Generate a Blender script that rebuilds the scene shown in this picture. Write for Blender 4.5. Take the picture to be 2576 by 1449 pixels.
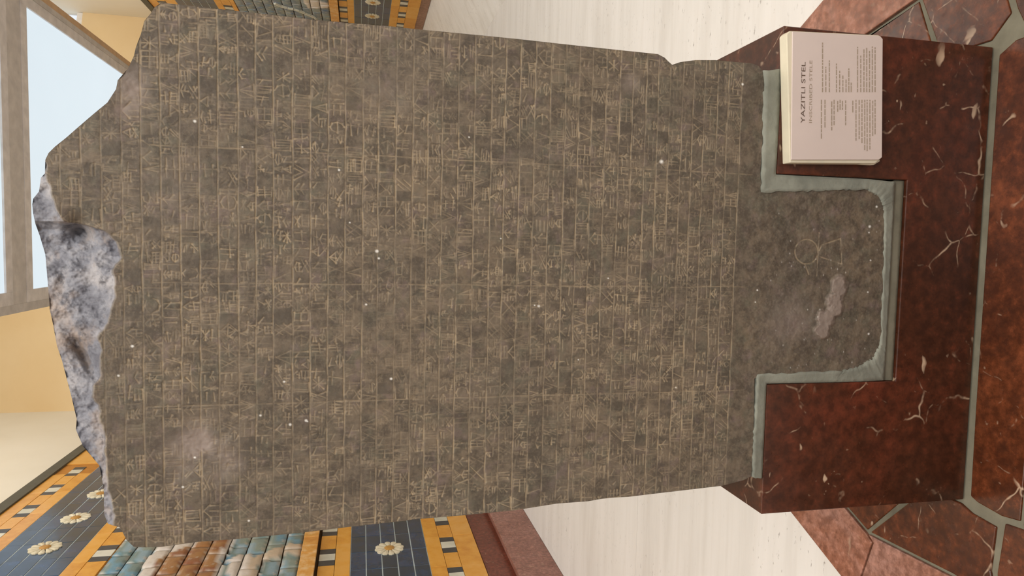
import bpy, math, random
import numpy as np
from mathutils import Matrix, Vector

random.seed(7)
rng = np.random.default_rng(7)
for o in list(bpy.data.objects):
    bpy.data.objects.remove(o, do_unlink=True)
S = bpy.context.scene
COL = S.collection

# ------------------------------------------------------------------ camera
FPX = 1700.0                      # focal length in pixels of the 2576 px wide frame
EYE = 1.70
YAW, PITCH, ROLL = math.radians(3.782), math.radians(12.585), math.radians(0.412)


def cam_basis():
    f = np.array([-math.sin(YAW) * math.cos(PITCH), math.cos(YAW) * math.cos(PITCH), -math.sin(PITCH)])
    r = np.array([math.cos(YAW), math.sin(YAW), 0.0])
    u = np.cross(r, f)
    r2 = r * math.cos(ROLL) + u * math.sin(ROLL)
    u2 = -r * math.sin(ROLL) + u * math.cos(ROLL)
    return r2, u2, f


CR, CU, CF = cam_basis()
cam_data = bpy.data.cameras.new('camera')
cam = bpy.data.objects.new('camera', cam_data)
COL.objects.link(cam)
cam_data.sensor_fit = 'HORIZONTAL'
cam_data.sensor_width = 36.0
cam_data.lens = FPX / 2576.0 * 36.0
cam_data.clip_start = 0.02
# the phone was held upright and the picture is stored on its side: the frame's left is up
m3 = Matrix((-CU, CR, -CF)).transposed()
cam.matrix_world = Matrix.Translation((0, 0, EYE)) @ m3.to_4x4()
S.camera = cam

# ------------------------------------------------------------------ world, lights, exposure
W = bpy.data.worlds.new('world')
S.world = W
W.use_nodes = True
W.node_tree.nodes['Background'].inputs[0].default_value = (1.0, 0.975, 0.95, 1)
W.node_tree.nodes['Background'].inputs[1].default_value = 0.55


def area(name, loc, target, size, power, color):
    l = bpy.data.lights.new(name, 'AREA')
    l.shape = 'RECTANGLE'
    l.size, l.size_y = size
    l.energy = power
    l.color = color
    o = bpy.data.objects.new(name, l)
    COL.objects.link(o)
    o.location = loc
    d = Vector(target) - Vector(loc)
    o.rotation_euler = d.to_track_quat('-Z', 'Y').to_euler()
    return o


area('added_hall_fill', (1.4, -2.8, 5.6), (0.1, 1.5, 1.3), (3.0, 2.0), 220, (1.0, 0.97, 0.94))  # unseen fill behind the camera, added to brighten the stele front
area('added_front_fill', (0.3, 1.2, 8.6), (0.3, 2.2, 0.0), (5.0, 3.0), 330, (1.0, 0.97, 0.94))  # overhead fill added to brighten floor and platform, no known fitting
area('added_left_fill', (-1.6, 6.6, 8.7), (-1.9, 6.4, 0.0), (1.2, 5.0), 90, (1.0, 0.97, 0.92))  # added fill beside the light box, brightens left floor and wall
area('added_right_fill', (3.35, 8.6, 8.7), (3.2, 8.0, 0.0), (1.0, 8.0), 230, (1.0, 0.97, 0.93))  # added fill on the box's other side, brightens right floor and wall
S.view_settings.view_transform = 'Standard'
S.view_settings.look = 'None'
S.view_settings.gamma = 1
S.view_settings.use_curve_mapping = False
S.view_settings.exposure = 0.0


# ------------------------------------------------------------------ helpers
def lin(r, g, b):
    def c(v):
        v /= 255.0
        return v / 12.92 if v <= 0.04045 else ((v + 0.055) / 1.055) ** 2.4
    return (c(r), c(g), c(b), 1.0)


def ray(x, y):
    """direction of the picture point (x, y), picture taken as 2576 x 1449"""
    return ((1449 - y - 724.5) / FPX) * CR - ((x - 1288) / FPX) * CU + CF


def hit(axis, val, x, y):
    """point where the line of sight meets the plane axis = val (eye-relative)"""
    d = ray(x, y)
    return d * (val / d[axis])


def setp(o, label=None, cat=None, group=None, kind=None):
    if label: o['label'] = label
    if cat: o['category'] = cat
    if group: o['group'] = group
    if kind: o['kind'] = kind
    return o


def new_mesh(name, verts, faces, mats=()):
    me = bpy.data.meshes.new(name)
    me.from_pydata([tuple(map(float, v)) for v in verts], [], faces)
    for m in mats:
        me.materials.append(m)
    me.update()
    return me


def link(name, me, parent=None, loc=(0, 0, 0)):
    o = bpy.data.objects.new(name, me)
    COL.objects.link(o)
    o.location = loc
    if parent is not None:
        o.parent = parent
    return o


def empty(name, loc):
    o = bpy.data.objects.new(name, None)
    COL.objects.link(o)
    o.location = loc
    o.empty_display_size = 0.1
    return o


BOXF = [(0, 3, 2, 1), (4, 5, 6, 7), (0, 1, 5, 4), (1, 2, 6, 5), (2, 3, 7, 6), (3, 0, 4, 7)]


def box_mesh(name, lo, hi, mats, bev=0.0):
    x0, y0, z0 = lo
    x1, y1, z1 = hi
    v = [(x0, y0, z0), (x1, y0, z0), (x1, y1, z0), (x0, y1, z0), (x0, y0, z1), (x1, y0, z1), (x1, y1, z1), (x0, y1, z1)]
    me = new_mesh(name, v, BOXF, mats)
    if bev > 0:
        import bmesh
        bm = bmesh.new()
        bm.from_mesh(me)
        bmesh.ops.bevel(bm, geom=list(bm.edges), offset=bev, segments=2, affect='EDGES', profile=0.5)
        bm.to_mesh(me)
        bm.free()
    return me


def box(name, lo, hi, mat, parent=None, bev=0.0, origin=(0, 0, 0)):
    lo = [a - b for a, b in zip(lo, origin)]
    hi = [a - b for a, b in zip(hi, origin)]
    return link(name, box_mesh(name, lo, hi, [mat], bev), parent)


def prism(name, poly, axis, a0, a1, mat, parent=None, origin=(0, 0, 0), bev=0.0):
    """poly: 2-D outline in the two other axes, extruded along axis from a0 to a1"""
    n = len(poly)

    def p(q, a):
        if axis == 1: v = (q[0], a, q[1])
        elif axis == 2: v = (q[0], q[1], a)
        else: v = (a, q[0], q[1])
        return tuple(c - o for c, o in zip(v, origin))
    v = [p(q, a0) for q in poly] + [p(q, a1) for q in poly]
    f = [tuple(range(n)), tuple(range(2 * n - 1, n - 1, -1))]
    f += [(i, i + n, (i + 1) % n + n, (i + 1) % n) for i in range(n)]
    me = new_mesh(name, v, f, [mat])
    import bmesh
    bm = bmesh.new()
    bm.from_mesh(me)
    bmesh.ops.recalc_face_normals(bm, faces=bm.faces)
    if bev > 0:
        bmesh.ops.bevel(bm, geom=list(bm.edges), offset=bev, segments=2, affect='EDGES', profile=0.5)
    bm.to_mesh(me)
    bm.free()
    return link(name, me, parent)


# ------------------------------------------------------------------ material helpers
class NT:
    def __init__(self, name, rough=0.5, spec=0.5):
        self.m = bpy.data.materials.new(name)
        self.m.use_nodes = True
        self.t = self.m.node_tree
        self.b = self.t.nodes['Principled BSDF']
        self.b.inputs['Roughness'].default_value = rough
        self.b.inputs['Specular IOR Level'].default_value = spec
        self.tc = self.n('ShaderNodeTexCoord')

    def n(self, typ, **kw):
        x = self.t.nodes.new(typ)
        for k, v in kw.items():
            setattr(x, k, v)
        return x

    def l(self, a, b):
        self.t.links.new(a, b)

    def mapped(self, scale=(1, 1, 1), rot=(0, 0, 0), src='Object'):
        mp = self.n('ShaderNodeMapping')
        mp.inputs['Scale'].default_value = scale
        mp.inputs['Rotation'].default_value = rot
        self.l(self.tc.outputs[src], mp.inputs['Vector'])
        return mp.outputs[0]

    def noise(self, vec, scale, detail=4, rough=0.55, dist=0.0):
        x = self.n('ShaderNodeTexNoise')
        x.inputs['Scale'].default_value = scale
        x.inputs['Detail'].default_value = detail
        x.inputs['Roughness'].default_value = rough
        x.inputs['Distortion'].default_value = dist
        if vec is not None:
            self.l(vec, x.inputs['Vector'])
        return x.outputs['Fac'], x.outputs['Color']

    def ramp(self, fac, stops):
        r = self.n('ShaderNodeValToRGB')
        e = r.color_ramp.elements
        while len(e) < len(stops):
            e.new(0.5)
        for el, (p, c) in zip(e, stops):
            el.position = p
            el.color = c if len(c) == 4 else (*c, 1)
        self.l(fac, r.inputs[0])
        return r.outputs[0]

    def mix(self, fac, a, b, mode='MIX'):
        x = self.n('ShaderNodeMix', data_type='RGBA', blend_type=mode)
        for sock, v in ((x.inputs[0], fac), (x.inputs[6], a), (x.inputs[7], b)):
            if isinstance(v, bpy.types.NodeSocket):
                self.l(v, sock)
            else:
                sock.default_value = v
        return x.outputs[2]

    def math(self, op, a, b=0.0, clamp=False):
        x = self.n('ShaderNodeMath', operation=op, use_clamp=clamp)
        for sock, v in zip(x.inputs, (a, b)):
            if isinstance(v, bpy.types.NodeSocket):
                self.l(v, sock)
            else:
                sock.default_value = v
        return x.outputs[0]

    def color(self, c):
        if isinstance(c, bpy.types.NodeSocket):
            self.l(c, self.b.inputs['Base Color'])
        else:
            self.b.inputs['Base Color'].default_value = c

    def rough(self, s):
        self.l(s, self.b.inputs['Roughness'])

    def bump(self, h, strength=0.3, dist=0.01):
        x = self.n('ShaderNodeBump')
        x.inputs['Strength'].default_value = strength
        x.inputs['Distance'].default_value = dist
        self.l(h, x.inputs['Height'])
        self.l(x.outputs[0], self.b.inputs['Normal'])


BLK, WHT = (0, 0, 0, 1), (1, 1, 1, 1)


def mat_paint(name, c1, c2, rough=0.8):
    t = NT(name, rough, 0.2)
    f, _ = t.noise(t.mapped(), 0.7, 4)
    t.color(t.ramp(f, [(0.3, c1), (0.7, c2)]))
    g, _ = t.noise(t.mapped(), 60, 3)
    t.bump(g, 0.05, 0.004)
    return t.m


def mat_glaze(name, cols, rough=0.3, spec=0.5, scale=9.0, bump=0.15, rnd=0.35):
    """glazed brick: mottled colour that differs a little from brick to brick"""
    t = NT(name, rough, spec)
    oi = t.n('ShaderNodeObjectInfo')
    add = t.n('ShaderNodeVectorMath', operation='ADD')
    t.l(t.tc.outputs['Object'], add.inputs[0])
    t.l(oi.outputs['Location'], add.inputs[1])
    f, _ = t.noise(add.outputs[0], scale, 5, 0.6)
    r = t.math('MULTIPLY', oi.outputs['Random'], rnd)
    f2 = t.math('ADD', t.math('SUBTRACT', f, rnd * 0.5), r)
    n = len(cols)
    t.color(t.ramp(f2, [(0.25 + 0.5 * i / max(1, n - 1), c) for i, c in enumerate(cols)]))
    g, _ = t.noise(add.outputs[0], 25, 4)
    t.bump(g, bump, 0.006)
    return t.m


def mat_red_marble(name, cols, vein=0.5, rough=0.22, vscale=6.0, spec=0.5, blotch=2.5):
    t = NT(name, rough, spec)
    oi = t.n('ShaderNodeObjectInfo')
    add = t.n('ShaderNodeVectorMath', operation='ADD')
    sc = t.n('ShaderNodeVectorMath', operation='SCALE')
    sc.inputs['Scale'].default_value = 7.0
    cmb = t.n('ShaderNodeCombineXYZ')
    for i in range(3):
        t.l(oi.outputs['Random'], cmb.inputs[i])
    t.l(cmb.outputs[0], sc.inputs[0])
    t.l(t.tc.outputs['Object'], add.inputs[0])
    t.l(sc.outputs[0], add.inputs[1])
    v = add.outputs[0]
    f, _ = t.noise(v, blotch, 7, 0.62, 0.6)
    base = t.ramp(f, [(0.28 + 0.44 * i / (len(cols) - 1), c) for i, c in enumerate(cols)])
    gr, _ = t.noise(v, 34, 6, 0.7)
    base = t.mix(t.ramp(gr, [(0.40, (0.55, 0.55, 0.55, 1)), (0.56, BLK)]), base, tuple(c * 0.45 for c in cols[0][:3]) + (1,))
    base = t.mix(t.ramp(gr, [(0.56, BLK), (0.72, (0.35, 0.35, 0.35, 1))]), base, tuple(min(1, c * 1.9) for c in cols[-1][:3]) + (1,))
    # pale flecks and thin broken veins
    dn, dc = t.noise(v, 5.0, 3)
    wv = t.n('ShaderNodeMix', data_type='VECTOR')
    wv.inputs[0].default_value = 0.12
    t.l(v, wv.inputs[4])
    t.l(dc, wv.inputs[5])
    vo = t.n('ShaderNodeTexVoronoi', feature='DISTANCE_TO_EDGE')
    vo.inputs['Scale'].default_value = vscale
    t.l(wv.outputs[1], vo.inputs['Vector'])
    line = t.ramp(vo.outputs['Distance'], [(0.0, WHT), (0.022, BLK)])
    gate, _ = t.noise(v, 7.0, 4, 0.7)
    gate = t.ramp(gate, [(0.53, BLK), (0.64, WHT)])
    ve = t.math('MULTIPLY', t.math('MULTIPLY', line, gate), vein)
    fl, _ = t.noise(v, 42, 2, 0.5)
    gate2, _ = t.noise(v, 4.0, 3)
    gate2 = t.ramp(gate2, [(0.5, BLK), (0.66, WHT)])
    fl = t.math('MULTIPLY', t.math('MULTIPLY', t.ramp(fl, [(0.70, BLK), (0.78, WHT)]), gate2), vein)
    st = t.n('ShaderNodeMapping')
    st.inputs['Scale'].default_value = (1.0, 1.0, 2.6)
    st.inputs['Rotation'].default_value = (0.0, 0.35, 0.0)
    t.l(wv.outputs[1], st.inputs['Vector'])
    sk, _ = t.noise(st.outputs[0], 17, 2, 0.4)
    g3, _ = t.noise(v, 3.3, 3, 0.6)
    sk = t.math('MULTIPLY', t.math('MULTIPLY', t.ramp(sk, [(0.705, BLK), (0.745, WHT)]), t.ramp(g3, [(0.48, BLK), (0.56, WHT)])), vein)
    ve = t.math('MAXIMUM', t.math('MAXIMUM', ve, fl), sk)
    t.color(t.mix(ve, base, lin(205, 178, 150)))
    g, _ = t.noise(v, 30, 5)
    t.rough(t.math('ADD', t.math('MULTIPLY', g, 0.22), rough - 0.1))
    t.bump(g, 0.06, 0.004)
    return t.m


def mat_travertine(name):
    t = NT(name, 0.42, 0.35)
    v = t.mapped((0.35, 3.2, 3.2))
    f, _ = t.noise(v, 1.6, 6, 0.6)
    base = t.ramp(f, [(0.3, lin(216, 212, 205)), (0.5, lin(228, 225, 219)), (0.7, lin(234, 231, 226))])
    f2, _ = t.noise(t.mapped((0.5, 14, 14)), 1.6, 3)
    base = t.mix(t.ramp(f2, [(0.5, BLK), (0.8, (0.22, 0.22, 0.22, 1))]), base, lin(205, 196, 184))
    # small dark pits drawn out along the bedding
    p, _ = t.noise(t.mapped((9, 26, 26)), 2.2, 3, 0.6)
    gate, _ = t.noise(t.mapped(), 1.1, 4)
    gate = t.ramp(gate, [(0.42, BLK), (0.62, WHT)])
    pit = t.math('MULTIPLY', t.ramp(p, [(0.635, BLK), (0.69, WHT)]), gate)
    t.color(t.mix(t.math('MULTIPLY', pit, 0.7), base, lin(124, 114, 108)))
    t.bump(t.math('MULTIPLY', pit, -1.0), 0.3, 0.003)
    return t.m


def mat_plain(name, c, rough=0.6, spec=0.3, var=0.12, scale=8.0, bump=0.1, bscale=40):
    t = NT(name, rough, spec)
    f, _ = t.noise(t.mapped(), scale, 5)
    c1 = tuple(x * (1 - var) for x in c[:3]) + (1,)
    c2 = tuple(min(1, x * (1 + var)) for x in c[:3]) + (1,)
    t.color(t.ramp(f, [(0.3, c1), (0.7, c2)]))
    if bump:
        g, _ = t.noise(t.mapped(), bscale, 4)
        t.bump(g, bump, 0.004)
    return t.m


def mat_emit(name, c, s):
    t = NT(name)
    t.color((0.05, 0.05, 0.05, 1))
    f, _ = t.noise(t.mapped(), 0.5, 2)
    t.l(t.ramp(f, [(0.3, tuple(x * 0.95 for x in c[:3]) + (1,)), (0.7, c)]), t.b.inputs['Emission Color'])
    t.b.inputs['Emission Strength'].default_value = s
    return t.m


M_CREAM = mat_paint('cream_wall_paint', lin(230, 223, 206), lin(237, 231, 217))
M_CREAM_SHADED = mat_paint('warm_shaded_cream_paint', lin(222, 194, 148), lin(230, 206, 164))  # same cream paint, with the end wall's warm shading put into the colour
M_CEIL = mat_paint('ceiling_paint', lin(232, 226, 212), lin(238, 232, 220))
M_TRAV = mat_travertine('travertine')
M_BLUE = mat_glaze('dark_blue_glaze', [lin(24, 50, 66), lin(26, 58, 86), lin(34, 68, 106)], 0.17, 0.8)
M_ORANGE = mat_glaze('orange_glaze', [lin(212, 146, 52), lin(226, 164, 66), lin(230, 172, 84)], 0.22, 0.5)
M_TILEW = mat_glaze('white_glaze', [lin(196, 196, 178), lin(222, 220, 204)], 0.35, 0.4)
M_TILEK = mat_glaze('black_glaze', [lin(58, 60, 62), lin(76, 78, 82)], 0.35, 0.4)
M_STRIP = mat_plain('grey_top_strip', lin(92, 90, 78), 0.6)
M_GROUT = mat_plain('pale_grout', lin(186, 198, 198), 0.8)
M_GROUTB = mat_plain('dark_brown_joint', lin(88, 66, 40), 0.8)
M_GROUTO = mat_plain('orange_joint', lin(190, 130, 56), 0.7)
M_PETAL = mat_glaze('cream_petal_glaze', [lin(214, 204, 176), lin(230, 222, 196)], 0.4, 0.3)
M_FLOWC = mat_glaze('ochre_flower_center', [lin(178, 132, 66), lin(192, 146, 78)], 0.4, 0.3)
M_PROUD = mat_glaze('amber_border_glaze', [lin(206, 140, 62), lin(222, 164, 84), lin(236, 200, 150)], 0.26, 0.5, 12)
M_SKIRT = mat_red_marble('dark_red_skirting', [lin(100, 48, 34), lin(122, 60, 44), lin(140, 74, 58)], 0.35, 0.35)
M_SKIRTR = mat_red_marble('rose_brown_skirting', [lin(140, 104, 92), lin(158, 120, 106), lin(170, 132, 118)], 0.2, 0.4)
M_PLINTH = mat_red_marble('rose_plinth_marble', [lin(138, 88, 74), lin(158, 108, 94), lin(172, 126, 114)], 0.35, 0.3)
M_BLOCK = mat_red_marble('red_pedestal_marble', [lin(60, 33, 20), lin(80, 43, 26), lin(104, 50, 32)], 0.95, 0.3, 9.0)
M_SLAB = mat_red_marble('red_paving_marble', [lin(64, 33, 18), lin(92, 47, 25), lin(122, 66, 38)], 0.8, 0.24, 10.0)
M_EDGE = mat_red_marble('rose_edging_marble', [lin(128, 74, 50), lin(156, 104, 82), lin(172, 130, 116)], 0.5, 0.26, 5.0)
M_MORTAR = mat_plain('grey_mortar', lin(140, 142, 130), 0.9, 0.1, 0.2, 14, 0.5, 50)
M_BED = mat_plain('grey_mortar_bed', lin(122, 118, 102), 0.9, 0.1, 0.22, 12, 0.4, 40)
M_FRAME = mat_plain('taupe_frame', lin(236, 231, 227), 0.6)
M_FRAMED = mat_plain('dark_taupe_beam', lin(218, 212, 205), 0.7)
M_FRAMEB = mat_plain('brown_frame_edge', lin(222, 188, 148), 0.7)
M_ROD = mat_plain('steel_rod', lin(120, 118, 112), 0.4, 0.6)
M_LIGHT = mat_emit('luminous_diffuser', (0.75, 0.86, 0.93, 1), 0.97)
M_PANE = mat_emit('daylit_pane', (0.80, 0.86, 0.92, 1), 1.0)
M_BOARD = mat_plain('cream_board_edge', lin(216, 208, 184), 0.7)
M_PAPER = mat_plain('pinkish_white_paper', lin(214, 199, 191), 0.55, 0.3, 0.05, 5, 0.02)
M_INK = mat_plain('brown_ink', lin(104, 86, 74), 0.7, 0.2, 0.1)
M_INKP = mat_plain('faded_brown_ink', lin(168, 152, 134), 0.7, 0.2, 0.1)

# ------------------------------------------------------------------ room shell
XL, XR = -2.9, 4.2          # the two tiled walls
YN = -4.0                   # how far the hall is built behind the camera
YBL, YBR = 12.3, 14.55      # where the back wall meets them
ZC = 9.0

# floor of long travertine slabs (joints recessed)
fl = box('floor', (-3.1, YN, -0.10), (4.4, 15.0, -0.006), M_BED)
setp(fl, 'cream travertine floor of the museum hall', kind='structure')
yb = [YN, -1.25, 1.35, 3.86, 6.4, 8.9, 11.4, 15.0]
xb = [-2.81, 0.02, 3.9]
for i in range(len(xb) - 1):
    for j in range(len(yb) - 1):
        cx, cy = (xb[i] + xb[i + 1]) / 2, (yb[j] + yb[j + 1]) / 2
        hx, hy = (xb[i + 1] - xb[i]) / 2 - 0.0012, (yb[j + 1] - yb[j]) / 2 - 0.0016
        me = box_mesh('floor_slab', (-hx, -hy, -0.03), (hx, hy, 0), [M_TRAV], 0.0015)
        link('floor_slab', me, fl, (cx, cy, 0))

setp(box('wall_left', (XL - 0.3, YN, 0), (XL, YBL + 0.2, ZC), M_CREAM), 'cream painted wall above and behind the left tile panel', kind='structure')
setp(box('wall_right', (XR, YN, 0), (XR + 0.3, YBR + 0.2, ZC), M_CREAM), 'cream painted wall above and behind the right tile panel', kind='structure')
# back wall with an opening for the high window
d = Vector((XR - XL, YBR - YBL, 0)).normalized()
nrm = Vector((-d.y, d.x, 0))
Lw = math.hypot(XR - XL, YBR - YBL)
wz0, wz1, ws0 = EYE + 5.17, 8.7, 1.9


def wall_piece(verts, faces, s0, s1, z0, z1, t=0.25, off=0.0):
    b = len(verts)
    for z in (z0, z1):
        for (s, w) in ((s0, off), (s1, off), (s1, off + t), (s0, off + t)):
            p = Vector((XL, YBL, 0)) + d * s + nrm * w
            verts.append((p.x, p.y, z))
    faces += [tuple(b + k for k in f) for f in BOXF]


v, f = [], []
wall_piece(v, f, 0, ws0, 0, ZC)
wall_piece(v, f, ws0, Lw, 0, wz0)
wall_piece(v, f, ws0, Lw, wz1, ZC)
setp(link('wall_back', new_mesh('wall_back', v, f, [M_CREAM_SHADED])), 'cream end wall behind the stele, warm shading put into its paint colour', kind='structure')
setp(box('ceiling', (XL - 0.3, YN, ZC), (XR + 0.3, 15.0, ZC + 0.2), M_CEIL), 'plain pale ceiling of the hall', kind='structure')
v, f = [], []
wall_piece(v, f, ws0, Lw, wz0, wz0 + 0.10, 0.18, 0.02)
wall_piece(v, f, ws0, Lw, wz1 - 0.10, wz1, 0.18, 0.02)
for sm0 in (ws0, ws0 + 1.95, ws0 + 3.9):
    wall_piece(v, f, sm0, sm0 + 0.1, wz0 + 0.1, wz1 - 0.1, 0.18, 0.02)
win = setp(link('window_1', new_mesh('window_1', v, f, [M_FRAME])), 'high window under the ceiling in the end wall', kind='structure')
v, f = [], []
wall_piece(v, f, ws0 + 0.1, Lw, wz0 + 0.1, wz1 - 0.1, 0.02, 0.12)
link('pane', new_mesh('pane', v, f, [M_PANE]), win)

# ------------------------------------------------------------------ skirtings and plinths
ZL = lambda r: EYE - 2.9 * r
ZR = lambda r: EYE + 4.2 * r
pl = setp(box('baseboard_left', (XL, YN, 0), (-2.815, YBL, ZL(0.462)), M_PLINTH, None, 0.0), 'rose marble plinth along the foot of the left wall', kind='structure')
yy = YN
while yy < YBL - 0.1:
    y1 = min(yy + 1.62, YBL - 0.01)
    me = box_mesh('plinth_slab', (-0.012, 0.001, 0.0), (0.005, y1 - yy - 0.001, ZL(0.458)), [M_PLINTH], 0.002)
    link('plinth_slab', me, pl, (-2.815, yy, 0))
    yy = y1
setp(prism('baseboard_right', [(3.0, YN), (XR, YN), (XR, YBR - 0.12), (3.0, YBR - 0.35)], 2, 0.0, 0.01, M_TRAV), 'sloping white travertine foot along the right wall', kind='structure')
rb = COL.objects['baseboard_right']
for v_ in rb.data.vertices:
    if v_.co.z > 0.004:
        v_.co.z = max(0.001, ZR(-0.2715) * (v_.co.x - 3.0) / (XR - 3.0))
setp(box('trim_1', (XL, YN, ZL(0.462)), (XL + 0.02, YBL, ZL(0.380)), M_SKIRT, None, 0.003), 'dark red marble skirting under the left tile panel', kind='structure')
setp(box('trim_2', (XR - 0.02, YN, ZR(-0.2715)), (XR, YBR, ZR(-0.234)), M_SKIRTR, None, 0.003), 'rose brown marble skirting under the right tile panel', kind='structure')


# ------------------------------------------------------------------ glazed brick panels
def slab_piece(name, sx, x, y0, y1, z0, z1, t0, t1, mat, root, bev=0.0):
    """a flat piece on a side wall; t0..t1 = distance out of the wall face"""
    xa, xb_ = sorted((x + sx * t0, x + sx * t1))
    return box(name, (xa, y0, z0), (xb_, y1, z1), mat, root, bev, root.location)


def tile_course(name, cache, sx, x, y0, y1, z0, z1, L, t1, mat, root, shift=0.0, gy=0.003, gz=0.004, bev=0.002):
    h = z1 - z0
    key = (name, round(L, 3), round(h, 3), mat.name)
    if key not in cache:
        cache[key] = box_mesh(name, (-0.014, -L / 2 + gy / 2, -h / 2 + gz / 2), (0.014, L / 2 - gy / 2, h / 2 - gz / 2), [mat], bev)
    y = y0 + shift
    out = []
    while y + L <= y1 + 1e-6:
        tj = t1 + random.uniform(-0.0015, 0.0015)
        o = link(name, cache[key], root, (x + sx * (tj - 0.014) - root.location.x, y + L / 2 - root.location.y, (z0 + z1) / 2 - root.location.z))
        out.append(o)
        y += L
    return out


def rosette(sx, x, y, z, root, cache, R=0.136):
    """twelve-petalled flower standing a little out of the blue bricks"""
    if 'ros' not in cache:
        vv, ff = [], []
        for k in range(12):
            a = 2 * math.pi * k / 12 + 0.13
            ca, sa = math.cos(a), math.sin(a)
            prof = [(0.30, 0.05), (0.55, 0.13), (0.78, 0.205), (0.93, 0.17), (1.0, 0.0)]
            outl = [(r, w) for r, w in prof] + [(r, -w) for r, w in prof[-2::-1]]
            b = len(vv)
            n = len(outl)
            for tt in (0.0, 0.010):
                for r, w in outl:
                    s = 1.0 if tt == 0 else 0.94
                    vv.append((tt, R * (r * ca - w * s * sa), R * (r * sa + w * s * ca)))
            vv.append((0.016, R * 0.72 * ca, R * 0.72 * sa))
            c = len(vv) - 1
            for i in range(n):
                j = (i + 1) % n
                ff.append((b + i, b + j, b + n + j, b + n + i))
                ff.append((b + n + i, b + n + j, c))
        cache['ros'] = new_mesh('rosette', vv, ff, [M_PETAL])
        vv, ff = [], []
        for ring, (rr, tt) in enumerate(((0.34, 0.004), (0.34, 0.014), (0.2, 0.022))):
            for i in range(20):
                a = 2 * math.pi * i / 20
                vv.append((tt, R * rr * math.cos(a), R * rr * math.sin(a)))
        for ring in range(2):
            for i in range(20):
                j = (i + 1) % 20
                ff.append((ring * 20 + i, ring * 20 + j, ring * 20 + 20 + j, ring * 20 + 20 + i))
        ff.append(tuple(range(40, 60)))
        cache['rosc'] = new_mesh('flower_center', vv, ff, [M_FLOWC])
    o = link('rosette', cache['ros'], root, (x - root.location.x, y - root.location.y, z - root.location.z))
    o.scale = (sx, 1, 1)
    link('flower_center', cache['rosc'], o)
    return o


# relief bricks: a beast in raised glaze, its colours painted per corner of a fine brick grid
t = NT('relief_glaze', 0.3, 0.5)
at = t.n('ShaderNodeAttribute', attribute_name='glaze')
f1, _ = t.noise(t.mapped(), 26, 5, 0.65)
worn, _ = t.noise(t.mapped(), 13, 5, 0.6)
c1 = t.mix(t.ramp(worn, [(0.60, BLK), (0.72, (0.75, 0.75, 0.75, 1))]), at.outputs['Color'], lin(214, 202, 186))
t.color(t.mix(t.math('MULTIPLY', f1, 0.30), c1, lin(96, 92, 74)))
t.bump(f1, 0.35, 0.010)
M_RELIEF = t.m


def inpoly(px, pz, poly):
    inside = False
    n = len(poly)
    for i in range(n):
        x0, z0 = poly[i]
        x1, z1 = poly[(i + 1) % n]
        if (z0 > pz) != (z1 > pz) and px < (x1 - x0) * (pz - z0) / (z1 - z0) + x0:
            inside = not inside
    return inside


def relief_course(sx, x, y0, y1, z0, z1, L, shift, root, fn):
    y = y0 + shift
    while y < y1:
        NY, NZ = 8, 4
        vv, ff, cc = [], [], []
        ya, yb2 = y + 0.002, y + L - 0.002
        za, zb = z0 + 0.006, z1 - 0.006
        tilt = random.uniform(-0.003, 0.003)
        for iz in range(NZ + 1):
            for iy in range(NY + 1):
                py, pz = ya + (yb2 - ya) * iy / NY, za + (zb - za) * iz / NZ
                edge = iz in (0, NZ) or iy in (0, NY)
                jz = random.uniform(-0.0012, 0.0012)
                col, hgt = fn(py, pz)
                out = 0.035 + hgt + random.uniform(-0.0012, 0.0012) + tilt - (0.008 if edge else 0)
                vv.append((sx * out, py - y, pz + jz - z0))
                if edge and random.random() < 0.5:
                    k = random.uniform(0.2, 0.75)
                    col = tuple(p_ + (q_ - p_) * k for p_, q_ in zip(col, lin(222, 212, 196)))
                cc.append(col)
        W1 = NY + 1
        for iz in range(NZ):
            for iy in range(NY):
                a = iz * W1 + iy
                q = (a, a + 1, a + 1 + W1, a + W1)
                ff.append(q if sx > 0 else q[::-1])
        ring = [i for i in range(W1)] + [W1 * k + NY for k in range(1, NZ + 1)] + [W1 * NZ + k for k in range(NY - 1, -1, -1)] + [W1 * k for k in range(NZ - 1, 0, -1)]
        b = len(vv)
        for i in ring:
            vv.append((sx * 0.004, vv[i][1], vv[i][2]))
            cc.append(lin(120, 96, 62))
        n = len(ring)
        for i in range(n):
            q = (ring[i], b + i, b + (i + 1) % n, ring[(i + 1) % n])
            ff.append(q if sx > 0 else q[::-1])
        me = new_mesh('relief_brick', vv, ff, [M_RELIEF])
        me.polygons.foreach_set('use_smooth', [True] * (NY * NZ) + [False] * (len(ff) - NY * NZ))
        ca = me.color_attributes.new('glaze', 'FLOAT_COLOR', 'POINT')
        ca.data.foreach_set('color', np.array(cc, dtype=np.float32).ravel())
        link('relief_brick', me, root, (x - root.location.x, y - root.location.y, z0 - root.location.z))
        y += L


TEAL = [lin(126, 150, 148), lin(112, 140, 140), lin(140, 158, 150), lin(106, 158, 182), lin(142, 174, 188)]
WHITE, BROWN, RUST, TAN = lin(226, 216, 206), lin(170, 118, 70), lin(150, 92, 58), lin(208, 188, 164)


def wall_pts(pts, x, up):
    out = []
    for (px, py) in pts:
        p = hit(0, x, px, py)
        out.append((p[1], p[2] + EYE))
    return out


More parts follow.
